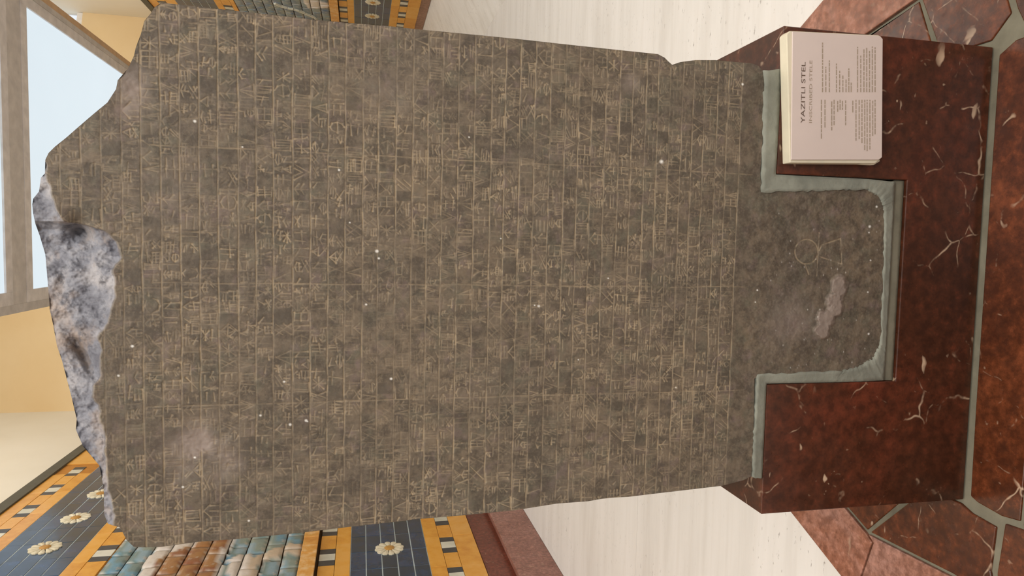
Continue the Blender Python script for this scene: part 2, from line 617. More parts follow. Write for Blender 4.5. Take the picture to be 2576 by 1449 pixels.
BODY = wall_pts([(345, 1500), (362, 1425), (392, 1392), (415, 1340), (500, 1330), (592, 1330), (590, 1376), (560, 1420), (552, 1500)], XL, 1)
INNER = wall_pts([(368, 1500), (395, 1425), (440, 1400), (500, 1384), (512, 1340), (586, 1340), (580, 1372), (545, 1415), (535, 1500)], XL, 1)
PAW = wall_pts([(566, 1500), (575, 1418), (604, 1405), (632, 1403), (628, 1440), (612, 1500)], XL, 1)
BAND = wall_pts([(604, 1500), (622, 1440), (645, 1408), (690, 1394), (722, 1380), (764, 1380), (768, 1412), (726, 1404), (690, 1418), (655, 1424), (640, 1500)], XL, 1)


def left_beast(y, z):
    n = math.sin(31 * y + 4 * z) + math.sin(17 * z - 9 * y + 1.3)
    yj, zj = y + 0.008 * math.sin(40 * z), z + 0.008 * math.sin(33 * y)
    if inpoly(yj, zj, PAW): return WHITE, 0.022
    if inpoly(yj, zj, BAND): return TAN, 0.018
    if inpoly(yj, zj, INNER): return (BROWN if n > -0.3 else RUST), 0.03
    if inpoly(yj, zj, BODY): return WHITE, 0.022
    return TEAL[int((math.floor(z / 0.166) * 7 + math.floor(y / 0.22) * 3) % 5)], 0.0


TEAL2 = [lin(120, 142, 154), lin(104, 128, 146), lin(134, 152, 158), lin(96, 122, 150)]
HORN = wall_pts([(690, 0), (722, 12), (748, 18), (772, 27), (794, 35), (802, 46), (796, 48), (786, 40), (768, 33), (744, 24), (720, 18), (690, 8)], XR, 1)
MANE = wall_pts([(752, -20), (770, 6), (775, 14), (800, 14), (830, 12), (830, 2), (800, -5), (780, -20)], XR, 1)


def right_beast(y, z):
    if inpoly(y, z, MANE): return WHITE, 0.022
    return TEAL2[int((math.floor(z / 0.166) * 7 + math.floor(y / 0.3) * 3) % 4)], 0.0


def motif_course(cache, sx, x, y0, y1, z0, z1, root, phase, per=0.62):
    y = y0 + phase
    seg = [('dark_tile', 0.10, M_TILEK), ('white_tile', 0.13, M_TILEW), ('dark_tile', 0.10, M_TILEK), ('orange_tile', per - 0.33, M_ORANGE)]
    while y < y1:
        yy_ = y
        for nm, L, m in seg:
            if yy_ + L < y1:
                tile_course(nm, cache, sx, x, yy_, yy_ + L, z0, z1, L, 0.030, m, root)
            yy_ += L
        y += per


def panel(sx, x, y0, y1, ya, yb_, zz, label, beast, ph, ros_low, ros_up):
    """zz: heights of all band edges from the bottom up; bricks are built one by one between ya and yb_"""
    root = empty('glazed_brick_panel', (x, (y0 + y1) / 2, zz['o1'][0]))
    setp(root, label, 'wall panel', 'glazed brick panels of the two side walls')
    cache = {}
    B = lambda nm, a, b, t1, m, e0=y0, e1=y1: slab_piece(nm, sx, x, e0, e1, a, b, 0.002, t1, m, root)
    # mortar backing behind the bricks and plain glazed bands beyond them
    lo, hi = zz['o1'][0], zz['strip'][1]
    B('backing', lo, zz['blue1'][0], 0.022, M_GROUTO, ya, yb_)
    B('backing', zz['blue1'][0], zz['blue1'][1], 0.0275, M_GROUT, ya, yb_)
    B('backing', zz['blue1'][1], zz['rel'][0], 0.006, M_GROUTB, ya, yb_)
    B('backing', zz['rel'][0], zz['rel'][1], 0.006, M_GROUTB, ya, yb_)
    B('backing', zz['rel'][1], zz['blue2'][0], 0.022, M_GROUTO, ya, yb_)
    B('backing', zz['blue2'][0], zz['blue2'][1], 0.0275, M_GROUT, ya, yb_)
    B('backing', zz['blue2'][1], zz['o4'][1], 0.022, M_GROUTO, ya, yb_)
    for e0, e1 in ((y0, ya), (yb_, y1)):
        if e1 - e0 < 0.05: continue
        for a, b, m in ((zz['o1'][0], zz['o1'][1], M_ORANGE), (zz['blue1'][0], zz['blue1'][1], M_BLUE), (zz['blue1'][1], zz['rel'][0], M_ORANGE),
                        (zz['rel'][0], zz['rel'][1], M_BLUE), (zz['rel'][1], zz['blue2'][0], M_ORANGE), (zz['blue2'][0], zz['blue2'][1], M_BLUE), (zz['blue2'][1], zz['o4'][1], M_ORANGE)):
            B('plain_band', a, b, 0.03, m, e0, e1)
    B('top_strip', zz['strip'][0], zz['strip'][1], 0.05, M_STRIP)
    # orange borders
    L = 0.62
    for key, c in (('o1', (0, 1)), ('o2', (1,)), ('o3', (0, 1)), ('o4', (0, 1))):
        a, b = zz[key]
        m0, m1 = zz[key + 'm']
        if m0 - a > 0.012:
            tile_course('border_brick', cache, sx, x, ya, yb_, a, m0, L, 0.031, M_ORANGE, root, 0, 0.002, 0.003)
        if b - m1 > 0.012:
            tile_course('border_brick', cache, sx, x, ya, yb_, m1, b, L, 0.031, M_ORANGE, root, 0, 0.002, 0.003)
        motif_course(cache, sx, x, ya, yb_, m0, m1, root, ph[key])
    # blue courses
    for key in ('blue1', 'blue2'):
        a, b = zz[key]
        h = (b - a) / 5
        for i in range(5):
            tile_course('blue_brick', cache, sx, x, ya - (0.17 if i % 2 else 0), yb_, a + i * h, a + (i + 1) * h, 0.34, 0.030, M_BLUE, root, 0.17 if i % 2 else 0.0, 0.003, 0.009)
    for (y, z) in ros_low + ros_up:
        rosette(sx, x + sx * 0.029, y, z, root, cache)
    # relief field
    a, b = zz['rel']
    h = (b - a) / 10
    for i in range(10):
        relief_course(sx, x, ya, yb_ - 0.3, a + i * h, a + (i + 1) * h, 0.33, 0.0 if i % 2 else -0.16, root, beast)
    # projecting amber course below the relief
    a, b = zz['proud']
    tile_course('ledge_brick', cache, sx, x, ya, yb_, a, b, 0.165, 0.085, M_PROUD, root, 0, 0.002, 0.0, 0.006)
    B('ledge_core', a + 0.004, b - 0.004, 0.07, M_GROUTB, ya, yb_)
    return root


zl = {k: (ZL(a), ZL(b)) for k, (a, b) in dict(
    o1=(0.378, 0.213), o1m=(0.309, 0.262), blue1=(0.213, -0.027), o2=(-0.027, -0.125), o2m=(-0.073, -0.123),
    proud=(-0.130, -0.177), rel=(-0.177, -0.749), o3=(-0.749, -0.852), o3m=(-0.751, -0.806),
    blue2=(-0.852, -1.093), o4=(-1.093, -1.235), o4m=(-1.142, -1.187), strip=(-1.235, -1.279)).items()}
zr = {k: (ZR(a), ZR(b)) for k, (a, b) in dict(
    o1=(-0.234, -0.115), o1m=(-0.183, -0.150), blue1=(-0.115, 0.038), o2=(0.038, 0.102), o2m=(0.066, 0.100),
    proud=(0.103, 0.139), rel=(0.139, 0.530), o3=(0.530, 0.612), o3m=(0.548, 0.584),
    blue2=(0.612, 0.772), o4=(0.772, 0.885), o4m=(0.815, 0.850), strip=(0.885, 0.911)).items()}
LY = [6.25 + 0.76 * i for i in range(-1, 4)]
panel(1, XL, YN, 12.25, 5.2, 9.3, zl, 'glazed brick panel on the left wall with orange borders and raised animal relief', left_beast,
      dict(o1=0.26, o2=0.19, o3=0.62, o4=0.55), [(y, EYE - 0.275) for y in LY], [(6.80 + 0.68 * i, EYE + 2.81) for i in range(-2, 3)])
panel(-1, XR, YN, 14.45, 11.2, 14.3, zr, 'glazed brick panel on the right wall seen beyond the upright stele edge', right_beast,
      dict(o1=0.30, o2=0.30, o3=0.20, o4=0.30), [(12.36 + 0.745 * i, EYE - 0.165) for i in range(-1, 3)], [])
rp = [o for o in COL.objects if o.name == 'glazed_brick_panel.001'][0]
# beaded tail of the right-hand beast, a thin raised glaze rope across the bricks
pts = wall_pts([(690, 2), (705, 9), (722, 14), (738, 17), (752, 21), (766, 27), (780, 33), (793, 39), (800, 50)], XR, 1)
vv, ff = [], []
for k in range(len(pts) - 1):
    (ya_, za_), (yb2_, zb2_) = pts[k], pts[k + 1]
    dy, dz = yb2_ - ya_, zb2_ - za_
    ln = math.hypot(dy, dz)
    ny, nz = -dz / ln * 0.028, dy / ln * 0.028
    g = 0.06
    A = (ya_ + dy * g, za_ + dz * g)
    Bp = (yb2_ - dy * g, zb2_ - dz * g)
    b = len(vv)
    for tt, s in ((0.028, 1.0), (0.060, 0.6)):
        for (cy, cz), sg in ((A, 1), (A, -1), (Bp, -1), (Bp, 1)):
            vv.append((-tt, cy + sg * s * ny - rp.location.y, cz + sg * s * nz - rp.location.z))
    ff += [tuple(b + q for q in f_) for f_ in BOXF]
link('beast_tail', new_mesh('beast_tail', vv, ff, [M_TILEW]), rp)

# ------------------------------------------------------------------ hanging luminous ceiling box
Cz = EYE + 3.4
cl = empty('luminous_ceiling_box', (0.9, 7.8, Cz))
setp(cl, 'large suspended luminous light box with taupe frame and glowing white panels above the stele', 'light')
o0 = tuple(cl.location)
LX0, LX1, LYa, LYm0, LYm1, LYb = -0.58, 2.335, 4.2, 7.50, 8.05, 11.3
prism('diffuser', [(LX0, LYm1), (LX1, LYm1), (LX1, LYb), (LX0, LYb)], 2, Cz, Cz + 0.02, M_LIGHT, cl, o0)
prism('diffuser', [(LX0, LYa), (LX1, LYa), (LX1, LYm0), (LX0, LYm0)], 2, Cz, Cz + 0.02, M_LIGHT, cl, o0)
lw = 0.13


def rail(nm, x0, x1, y0, y1, z0, z1, m):
    return box(nm, (x0, y0, Cz + z0), (x1, y1, Cz + z1), m, cl, 0.003, o0)


for (ya, yb_) in ((LYa, LYm0), (LYm1, LYb)):     # light lips round each panel
    rail('frame_lip', LX0 - lw, LX0, ya - lw, yb_ + lw, -0.02, 0.06, M_FRAME)
    rail('frame_lip', LX1, LX1 + 0.11, ya - lw, yb_ + lw, -0.02, 0.06, M_FRAME)
    rail('frame_lip', LX0, LX1, ya - lw, ya, -0.02, 0.06, M_FRAME)
    rail('frame_lip', LX0, LX1, yb_, yb_ + lw, -0.02, 0.06, M_FRAME)
rail('cross_beam', LX0 - lw, LX1 + 0.11, LYm0 + lw, LYm1 - lw, -0.012, 0.12, M_FRAMED)
rail('side_beam', LX1 + 0.11, LX1 + 0.17, LYa - lw, LYb + lw, -0.03, 0.18, M_FRAMED)
rail('side_beam', LX0 - lw - 0.09, LX0 - lw, LYa - lw, LYb + lw, -0.012, 0.18, M_FRAMED)
rail('outer_edge', LX1 + 0.17, LX1 + 0.26, LYa - lw, LYb + lw, -0.005, 0.18, M_FRAMEB)
rail('end_beam', LX0 - lw, LX1 + 0.11, LYb + lw, LYb + lw + 0.1, -0.02, 0.18, M_FRAMED)
rail('end_beam', LX0 - lw, LX1 + 0.11, LYa - lw - 0.1, LYa - lw, -0.02, 0.18, M_FRAMED)
rail('top_cover', LX0 - lw, LX1 + 0.11, LYa - lw, LYb + lw, 0.13, 0.16, M_FRAMED)
for hx in (LX0 - 0.05, LX1 + 0.05):
    for hy in (LYa, 7.77, LYb):
        rail('hanger_rod', hx - 0.012, hx + 0.012, hy - 0.012, hy + 0.012, 0.14, ZC - Cz, M_ROD)

# ------------------------------------------------------------------ marble platform
YF = 1.45                    # face of stele and pedestal
ZP = EYE - 1.565             # top of the platform
plat = empty('marble_platform', (0, 1.2, 0))
setp(plat, 'low platform of irregular red marble slabs with grey mortar joints under the pedestal', 'platform')
po = tuple(plat.location)


def P2(x, y, z=-1.565):
    p = hit(2, z, x, y)
    return (float(p[0]), float(p[1]))


backL, backR = (-0.80, 2.62), (0.64, 2.62)
eL0, eL1 = P2(1993, 1291), P2(2117, 1449)
eR0, eR1 = P2(2016, 70), P2(2075, 0)


def ext(a, b, y):
    tt = (y - a[1]) / (b[1] - a[1])
    return (a[0] + tt * (b[0] - a[0]), y)


oLb, oRb = ext(eL0, eL1, 2.62), ext(eR0, eR1, 2.62)
oLf, oRf = (-1.14, 1.55), (0.98, 1.55)
fLf, fRf = (-1.14, 0.45), (0.98, 0.45)
prism('mortar_bed', [fLf, fRf, oRf, oRb, oLb, oLf], 2, 0.0, ZP - 0.004, M_BED, plat, po, 0.0)


def inset(poly, g):
    n = len(poly)
    ar = sum(poly[i][0] * poly[(i + 1) % n][1] - poly[(i + 1) % n][0] * poly[i][1] for i in range(n))
    if ar < 0: poly = poly[::-1]
    out = []
    for i in range(n):
        p0, p1, p2 = Vector(poly[i - 1]), Vector(poly[i]), Vector(poly[(i + 1) % n])
        d1, d2 = (p1 - p0).normalized(), (p2 - p1).normalized()
        n1, n2 = Vector((-d1.y, d1.x)), Vector((-d2.y, d2.x))
        bis = (n1 + n2)
        bis = bis / max(0.3, bis.length_squared) * 2
        q = p1 + bis * g
        out.append((q.x, q.y))
    return out


def slab(nm, poly, m, dz=0.0, g=0.0045, zb=0.02):
    return prism(nm, inset(poly, g), 2, zb, ZP + dz, m, plat, po, 0.003)


iL0, iL1, iL2 = P2(2131, 1279), P2(2182, 1339), P2(2399, 1449)
jL = P2(2258, 1267)
kL0, kL1 = P2(2530, 1308), P2(2503, 1449)
iR0, iR1 = P2(2191, 83), P2(2310, 0)
jR0, jR1 = P2(2393, 100), P2(2328, 0)
kR0, kR1 = P2(2500, 108), P2(2576, 76)
BX0, BX1 = -0.650, 0.527
iLb = ext(iL0, iL1, 2.62)
iRb = ext(iR0, iR1, 2.62)
iLf = (iL2[0] - 0.01, 1.33)
sp = P2(2182, 1415)
spo = ext(eL0, eL1, sp[1] + 0.04)
# rose edging stones along the two slanting sides
slab('edging_slab', [oLb, iLb, iL1, (iL1[0] - 0.02, iL1[1] - 0.03), spo], M_EDGE, 0.006, 0.003)
slab('edging_slab', [spo, (iL1[0] - 0.02, iL1[1] - 0.03), iL1, iL2, iLf, (oLf[0], 1.35), (eL1[0] - 0.055, eL1[1] - 0.17)], M_EDGE, 0.006, 0.003)
slab('edging_slab', [oRb, iRb, iR1, (0.88, 1.53), oRf, eR1], M_EDGE, 0.010, 0.003)
# paving between edging and pedestal
slab('paving_slab', [iL1, (BX0 - 0.03, 1.60), (BX0 - 0.008, 1.63), (BX0 - 0.008, 2.0), iL0], M_SLAB, 0.0, 0.006)
slab('paving_slab', [iL1, iL2, iLf, (-0.80, 1.352), (BX0 - 0.028, 1.345), (BX0 - 0.02, 1.42), (BX0 - 0.006, 1.455), (BX0 - 0.006, 1.58), (BX0 - 0.03, 1.59)], M_SLAB, 0.002, 0.006)
slab('paving_slab', [iL0, (BX0 - 0.01, 2.0), (BX0 - 0.01, 2.62), iLb], M_SLAB, 0.0)
slab('paving_slab', [(BX1 + 0.01, 1.62), (jR1[0] + 0.01, jR1[1] + 0.02), iR1, iR0, iRb, (BX1 + 0.01, 2.62)], M_SLAB, 0.0, 0.006)
slab('paving_slab', [(BX1 + 0.012, 1.455), (BX1 + 0.07, 1.40), (0.88, 1.50), iR1, (jR1[0] + 0.01, jR1[1] + 0.02), (BX1 + 0.012, 1.61)], M_SLAB, 0.001, 0.006)
# front row: long slab before the pedestal and its neighbours
slab('paving_slab', [(-0.636, 1.434), (-0.40, 1.436), (0.505, 1.436), (0.532, 1.39), (0.538, 1.268), (-0.648, 1.288), (-0.655, 1.34), (-0.646, 1.41)], M_SLAB, 0.0, 0.004)
slab('paving_slab', [(BX0 - 0.012, 1.333), (-0.80, 1.345), iLf, (oLf[0], 1.33), (-1.14, 0.95), (-0.642, 0.95), (-0.658, 1.286)], M_SLAB, 0.0, 0.0035)
slab('paving_slab', [(-0.655, 1.286), (0.55, 1.266), (0.56, 0.95), (-0.64, 0.95)], M_SLAB, 0.0, 0.0025)
slab('paving_slab', [(0.55, 1.37), (0.60, 1.395), (0.88, 1.49), (0.97, 1.52), (0.97, 0.95), (0.565, 0.95)], M_SLAB, 0.001, 0.006)
for a, b in ((-1.14, -0.42), (-0.42, 0.30), (0.30, 0.98)):
    slab('paving_slab', [(a, 0.45), (b, 0.45), (b, 0.945), (a, 0.945)], M_SLAB, 0.0, 0.005)

# ------------------------------------------------------------------ pedestal block with its notch, mortar
ZBT = EYE - 0.966
ped = empty('marble_pedestal', ((BX0 + BX1) / 2, YF + 0.31, ZP))
setp(ped, 'dark red marble block with notched front holding the stele on the platform', 'pedestal')
pd = tuple(ped.location)
NX0, NX1, NZ0 = -0.327, 0.182, EYE - 1.332
ol = [(BX0, ZP), (BX1, ZP), (BX1, ZBT), (NX1, ZBT), (NX1, NZ0), (NX0, NZ0), (NX0, ZBT), (BX0, ZBT)]
YB = YF + 0.62
nb = YF + 0.33


def block_mesh():
    import bmesh
    vv, ff = [], []
    n = len(ol)
    for y in (YF, nb):
        vv += [(x, y, z) for x, z in ol]
    back = [(BX0, YB, ZP), (BX1, YB, ZP), (BX1, YB, ZBT), (BX0, YB, ZBT)]
    vv += back
    ff.append(tuple(range(n)))                                     # notched front
    for i in (3, 4, 5):                                            # inside of the notch
        ff.append((i, i + 1, n + i + 1, n + i))
    ff.append((n + 3, n + 4, n + 5, n + 6))                        # end of the notch
    b = 2 * n
    ff.append((0, b, b + 1, 1))
    ff.append((1, b + 1, b + 2, 2))
    ff.append((0, 7, b + 3, b))
    ff.append((b, b + 3, b + 2, b + 1))
    ff.append((2, b + 2, b + 3, 7, 6, n + 6, n + 3, 3))            # top
    vv = [tuple(c - q for c, q in zip(p, pd)) for p in vv]
    me = new_mesh('block', vv, ff, [M_BLOCK])
    bm = bmesh.new()
    bm.from_mesh(me)
    bmesh.ops.remove_doubles(bm, verts=bm.verts, dist=1e-5)
    bmesh.ops.recalc_face_normals(bm, faces=bm.faces)
    bmesh.ops.bevel(bm, geom=[e for e in bm.edges], offset=0.002, segments=2, affect='EDGES', profile=0.5)
    bm.to_mesh(me)
    bm.free()
    return me


link('block', block_mesh(), ped)


# mortar: bands laid out as pairs of (outer, inner) points, rough on the face
def mortar(nm, pairs, yfo, yfi, yb, m, NS=14, NW=4):
    vv, ff = [], []
    rows = []
    for k in range(len(pairs) - 1):
        (o0_, i0_), (o1_, i1_) = pairs[k], pairs[k + 1]
        for s in range(NS + (1 if k == len(pairs) - 2 else 0)):
            tt = s / NS
            o = (o0_[0] + tt * (o1_[0] - o0_[0]), o0_[1] + tt * (o1_[1] - o0_[1]))
            i = (i0_[0] + tt * (i1_[0] - i0_[0]), i0_[1] + tt * (i1_[1] - i0_[1]))
            rows.append((o, i))
    for (o, i) in rows:
        w0 = random.uniform(-0.0025, 0.0025)
        for q in range(NW + 1):
            tt = q / NW
            x, z = o[0] + tt * (i[0] - o[0]), o[1] + tt * (i[1] - o[1])
            if q == NW:
                x, z = x + w0, z + random.uniform(-0.0025, 0.0025)
            y = yfo + tt * (yfi - yfo) + (random.uniform(-0.0018, 0.0018) if 0 < q < NW else 0)
            vv.append((x - pd[0], y - pd[1], EYE + z - pd[2]))
        vv.append((o[0] - pd[0], yb - pd[1], EYE + o[1] - pd[2]))
        vv.append((i[0] - pd[0], yb - pd[1], EYE + i[1] - pd[2]))
    Wd = NW + 3
    for r in range(len(rows) - 1):
        for q in range(NW):
            a = r * Wd + q
            ff.append((a, a + 1, a + 1 + Wd, a + Wd))
        a = r * Wd
        ff.append((a + Wd, a + Wd + NW + 1, a + NW + 1, a))
        ff.append((a + NW, a + NW + 2, a + Wd + NW + 2, a + Wd + NW))
    me = new_mesh(nm, vv, ff, [m])
    me.polygons.foreach_set('use_smooth', [True] * len(me.polygons))
    o = link(nm, me, ped)
    return o


mortar('mortar_joint', [((-0.560, -0.965), (-0.556, -0.936)), ((-0.44, -0.965), (-0.44, -0.934)), ((-0.325, -0.965), (-0.300, -0.936)),
                        ((-0.326, -1.15), (-0.297, -1.17)), ((-0.326, -1.235), (-0.288, -1.215)), ((-0.324, -1.300), (-0.268, -1.258)), ((-0.235, -1.300), (-0.232, -1.279)),
                        ((0.0, -1.300), (0.0, -1.274)), ((0.105, -1.299), (0.103, -1.269)), ((0.176, -1.299), (0.136, -1.255)), ((0.180, -1.22), (0.154, -1.215)), ((0.180, -1.10), (0.147, -1.10)),
                        ((0.180, -0.964), (0.136, -0.926)), ((0.30, -0.966), (0.30, -0.922)), ((0.428, -0.968), (0.418, -0.918))], YF + 0.002, YF - 0.0035, YF + 0.2, M_MORTAR)
mortar('mortar_joint', [((-0.326, -1.331), (-0.326, -1.298)), ((0.0, -1.331), (0.0, -1.299)), ((0.181, -1.331), (0.181, -1.296))], YF + 0.009, YF + 0.012, YF + 0.2, M_BED)

# ------------------------------------------------------------------ the stele: carved as a fine height field
OUT = [(407, 6), (428, 9), (599, 28), (648, 33), (804, 51), (981, 66), (1063, 75), (1200, 88), (1302, 98), (1428, 112), (1540, 124), (1655, 136), (1672, 145), (1683, 156), (1691, 163),
       (1712, 156), (1750, 151), (1800, 151), (1850, 156), (1890, 159), (1908, 166), (1918, 178), (1922, 192), (1920, 330), (1912, 440), (1919, 482), (2100, 478), (2210, 476), (2228, 500),
       (2222, 700), (2216, 896), (2195, 916), (2154, 932), (2040, 940), (1930, 945), (1898, 952), (1896, 1080), (1890, 1198), (1870, 1208), (1817, 1222), (1646, 1242), (1580, 1250), (1540, 1252),
       (1513, 1255), (1480, 1261), (1400, 1267), (1300, 1283), (1170, 1296), (1060, 1305), (950, 1318), (883, 1325), (750, 1341), (594, 1356), (499, 1363), (404, 1376), (360, 1377), (336, 1375),
       (318, 1358), (309, 1340), (300, 1326), (284, 1322), (271, 1317), (262, 1293), (261, 1229), (250, 1171), (228, 1145), (209, 1123), (191, 1081), (193, 1054), (186, 1025), (180, 999), (169, 957),
       (156, 907), (143, 869), (134, 819), (125, 778), (120, 709), (114, 640), (100, 593), (89, 563), (84, 540), (81, 515), (84, 499), (98, 482), (103, 447), (113, 436), (114, 402), (122, 385),
       (137, 370), (168, 345), (193, 323), (236, 286), (270, 258), (292, 224), (296, 202), (323, 171), (337, 140), (342, 118), (354, 87), (363, 53), (379, 34), (388, 19)]
OU = np.array([[hit(1, YF, a, b)[0], hit(1, YF, a, b)[2]] for a, b in OUT])
# where the smooth inscribed face breaks off into the rough top (picture y -> plane)
BRK = [(6, 60), (330, 60), (395, 112), (436, 114), (471, 127), (516, 139), (540, 152), (557, 160), (566, 215), (580, 262), (607, 294), (648, 304), (679, 286), (709, 291), (750, 296), (766, 288),
       (827, 263), (847, 248), (883, 255), (943, 255), (971, 236), (999, 233), (1018, 249), (1048, 250), (1092, 263), (1150, 267), (1229, 272), (1300, 290), (1380, 290)]
BK = np.array([[hit(1, YF, b, a)[0], hit(1, YF, b, a)[2]] for a, b in BRK])
BK = BK[np.argsort(BK[:, 0])]
G = 0.00128
u0, u1 = OU[:, 0].min() - G, OU[:, 0].max() + G
w0, w1 = OU[:, 1].min() - G, OU[:, 1].max() + G
NU, NW_ = int((u1 - u0) / G) + 2, int((w1 - w0) / G) + 2
ug = u0 + G * np.arange(NU)
wg = w0 + G * np.arange(NW_)


def smooth_noise(cells_u, cells_w, seed):
    r = np.random.default_rng(seed)
    g = r.random((cells_w + 2, cells_u + 2))
    x = np.linspace(0, cells_u, NU)
    y = np.linspace(0, cells_w, NW_)
    xi, yi = x.astype(int), y.astype(int)
    fx, fy = x - xi, y - yi
    fx, fy = fx * fx * (3 - 2 * fx), fy * fy * (3 - 2 * fy)
    a = g[np.ix_(yi, xi)] * (1 - fx) + g[np.ix_(yi, xi + 1)] * fx
    b = g[np.ix_(yi + 1, xi)] * (1 - fx) + g[np.ix_(yi + 1, xi + 1)] * fx
    return a * (1 - fy)[:, None] + b * fy[:, None]


def fbm(c, seed, oct_=4):
    out = np.zeros((NW_, NU))
    amp, tot = 1.0, 0.0
    for k in range(oct_):
        out += amp * smooth_noise(int(c * 2 ** k), int(c * 1.6 * 2 ** k), seed + k)
        tot += amp
        amp *= 0.55
    return out / tot - 0.5


def polymask(xs, ys, poly):
    m = np.zeros((len(ys), len(xs)), bool)
    n = len(poly)
    for j, y in enumerate(ys):
        cr = []
        for i in range(n):
            (x0, z0), (x1, z1) = poly[i], poly[(i + 1) % n]
            if (z0 > y) != (z1 > y):
                cr.append(x0 + (x1 - x0) * (y - z0) / (z1 - z0))
        cr.sort()
        for k in range(0, len(cr) - 1, 2):
            m[j, (xs >= cr[k]) & (xs <= cr[k + 1])] = True
    return m


groove = np.zeros((NW_, NU), np.float32)


def stroke(a, b, hw, c, d_, val=1.0, hw2=None):
    """scratch from (a,b) to (c,d_) with half width hw tapering to hw2"""
    hw2 = hw if hw2 is None else hw2
    pad = max(hw, hw2) + 2 * G
    i0, i1 = int((min(a, c) - pad - u0) / G), int((max(a, c) + pad - u0) / G) + 2
    j0, j1 = int((min(b, d_) - pad - w0) / G), int((max(b, d_) + pad - w0) / G) + 2
    i0, j0, i1, j1 = max(i0, 0), max(j0, 0), min(i1, NU), min(j1, NW_)
    if i1 <= i0 or j1 <= j0: return
    X, Y = np.meshgrid(ug[i0:i1], wg[j0:j1])
    dx, dy = c - a, d_ - b
    L2 = dx * dx + dy * dy + 1e-12
    t_ = np.clip(((X - a) * dx + (Y - b) * dy) / L2, 0, 1)
    D = np.hypot(X - a - t_ * dx, Y - b - t_ * dy)
    h = hw + (hw2 - hw) * t_
    vv_ = np.clip((h - D) / G + 0.5, 0, 1) * val
    groove[j0:j1, i0:i1] = np.maximum(groove[j0:j1, i0:i1], vv_)


# ruled lines of the inscription (heights relative to the eye)
ROWS = [0.5950, 0.5595, 0.5240, 0.4885, 0.4532, 0.4192, 0.3841, 0.3493, 0.3141, 0.2793, 0.2418, 0.2084, 0.1755, 0.1378, 0.103, 0.0681, 0.0337, -0.0019, -0.033, -0.0689, -0.1036, -0.1348, -0.1655, -0.1999, -0.2346,
        -0.2711, -0.3007, -0.3338, -0.3672, -0.4015, -0.436, -0.4667, -0.4977, -0.5298, -0.5623, -0.5932, -0.6253, -0.6547, -0.6834, -0.7143, -0.7414, -0.7698, -0.8025, -0.8292, -0.8635]
rr = random.Random(11)
for z in ROWS:
    x = -0.64
    zz_ = z
    while x < 0.47:
        x2 = x + 0.035
        z2 = z + rr.uniform(-0.0012, 0.0012)
        stroke(x, zz_, 0.00125 + rr.uniform(-0.0004, 0.0004), x2, z2, rr.uniform(0.45, 1.0) * (1.0 if z < 0.42 else 0.6))
        x, zz_ = x2, z2
for cx in (0.178, -0.09, -0.338):
    b = 0.40
    xx = cx
    while b > -0.86:
        x2 = cx + rr.uniform(-0.0015, 0.0015)
        stroke(xx, b, 0.0012, x2, b - 0.05, rr.uniform(0.3, 0.7))
        xx = x2
        b -= 0.05


# archaic wedge signs, each a handful of strokes in a unit box
def g_grid(r):
    n = r.randint(2, 4)
    s = [(0, 1, 1, 1), (0, 0, 1, 0)] + [(k / n, 0, k / n, 1) for k in range(n + 1)]
    if r.random() < 0.4: s.append((0, 0.5, 1, 0.5))
    return s


def g_verts(r):
    n = r.randint(2, 4)
    s = [((k + .5) / n, 1, (k + .5) / n, r.uniform(0, .3)) for k in range(n)]
    s.append((0, r.uniform(.4, .9), 1, r.uniform(.4, .9)))
    return s


def g_star(r): return [(0.5, 0, 0.5, 1), (0, 0.5, 1, 0.5), (0.12, 0.12, 0.88, 0.88), (0.12, 0.88, 0.88, 0.12)]
def g_vee(r): return [(0, 1, 0.5, 0), (1, 1, 0.5, 0), (0.25, 1, 0.5, 0.4), (0.75, 1, 0.5, 0.4)] if r.random() < .5 else [(0, 1, 0.5, 0), (1, 1, 0.5, 0), (0, 1, 1, 1)]
def g_horiz(r):
    n = r.randint(2, 4)
    s = [(0, (k + .5) / n, 1, (k + .5) / n) for k in range(n)]
    s.append((r.uniform(.4, .95), 1, r.uniform(.4, .95), 0))
    return s


def g_house(r): return [(0.1, 0, 0.1, 0.6), (0.9, 0, 0.9, 0.6), (0, 0.55, 0.5, 1), (1, 0.55, 0.5, 1), (0.1, 0.3, 0.9, 0.3), (0.5, 0, 0.5, 0.6)]
def g_cross(r): return [(0, 0, 1, 1), (0, 1, 1, 0), (0, 0.5, 0.5, 1), (0.5, 0, 1, 0.5)]
def g_tri(r): return [(0, 0, 1, 0), (0, 0, 0.5, 1), (1, 0, 0.5, 1), (0.5, 0, 0.5, 1)]
def g_stem(r): return [(0.5, 0, 0.5, 1), (0.1, 0.7, 0.5, 1), (0.9, 0.7, 0.5, 1), (0.1, 0.35, 0.5, 0.6), (0.9, 0.35, 0.5, 0.6)]
def g_ring(r):
    p = [(0.5 + .5 * math.cos(a), 0.5 + .5 * math.sin(a)) for a in [k * math.pi / 4 for k in range(9)]]
    return [(*p[k], *p[k + 1]) for k in range(8)] + [(0, .5, 1, .5)]
def g_pair(r): return [(0.2, 1, 0.2, 0), (0.8, 1, 0.8, 0), (0.2, 0.9, 0.8, 0.6)]
def g_few(r): return [(0.0, .75, .6, .75), (0.0, .35, .6, .35), (.8, 1, .8, 0)]


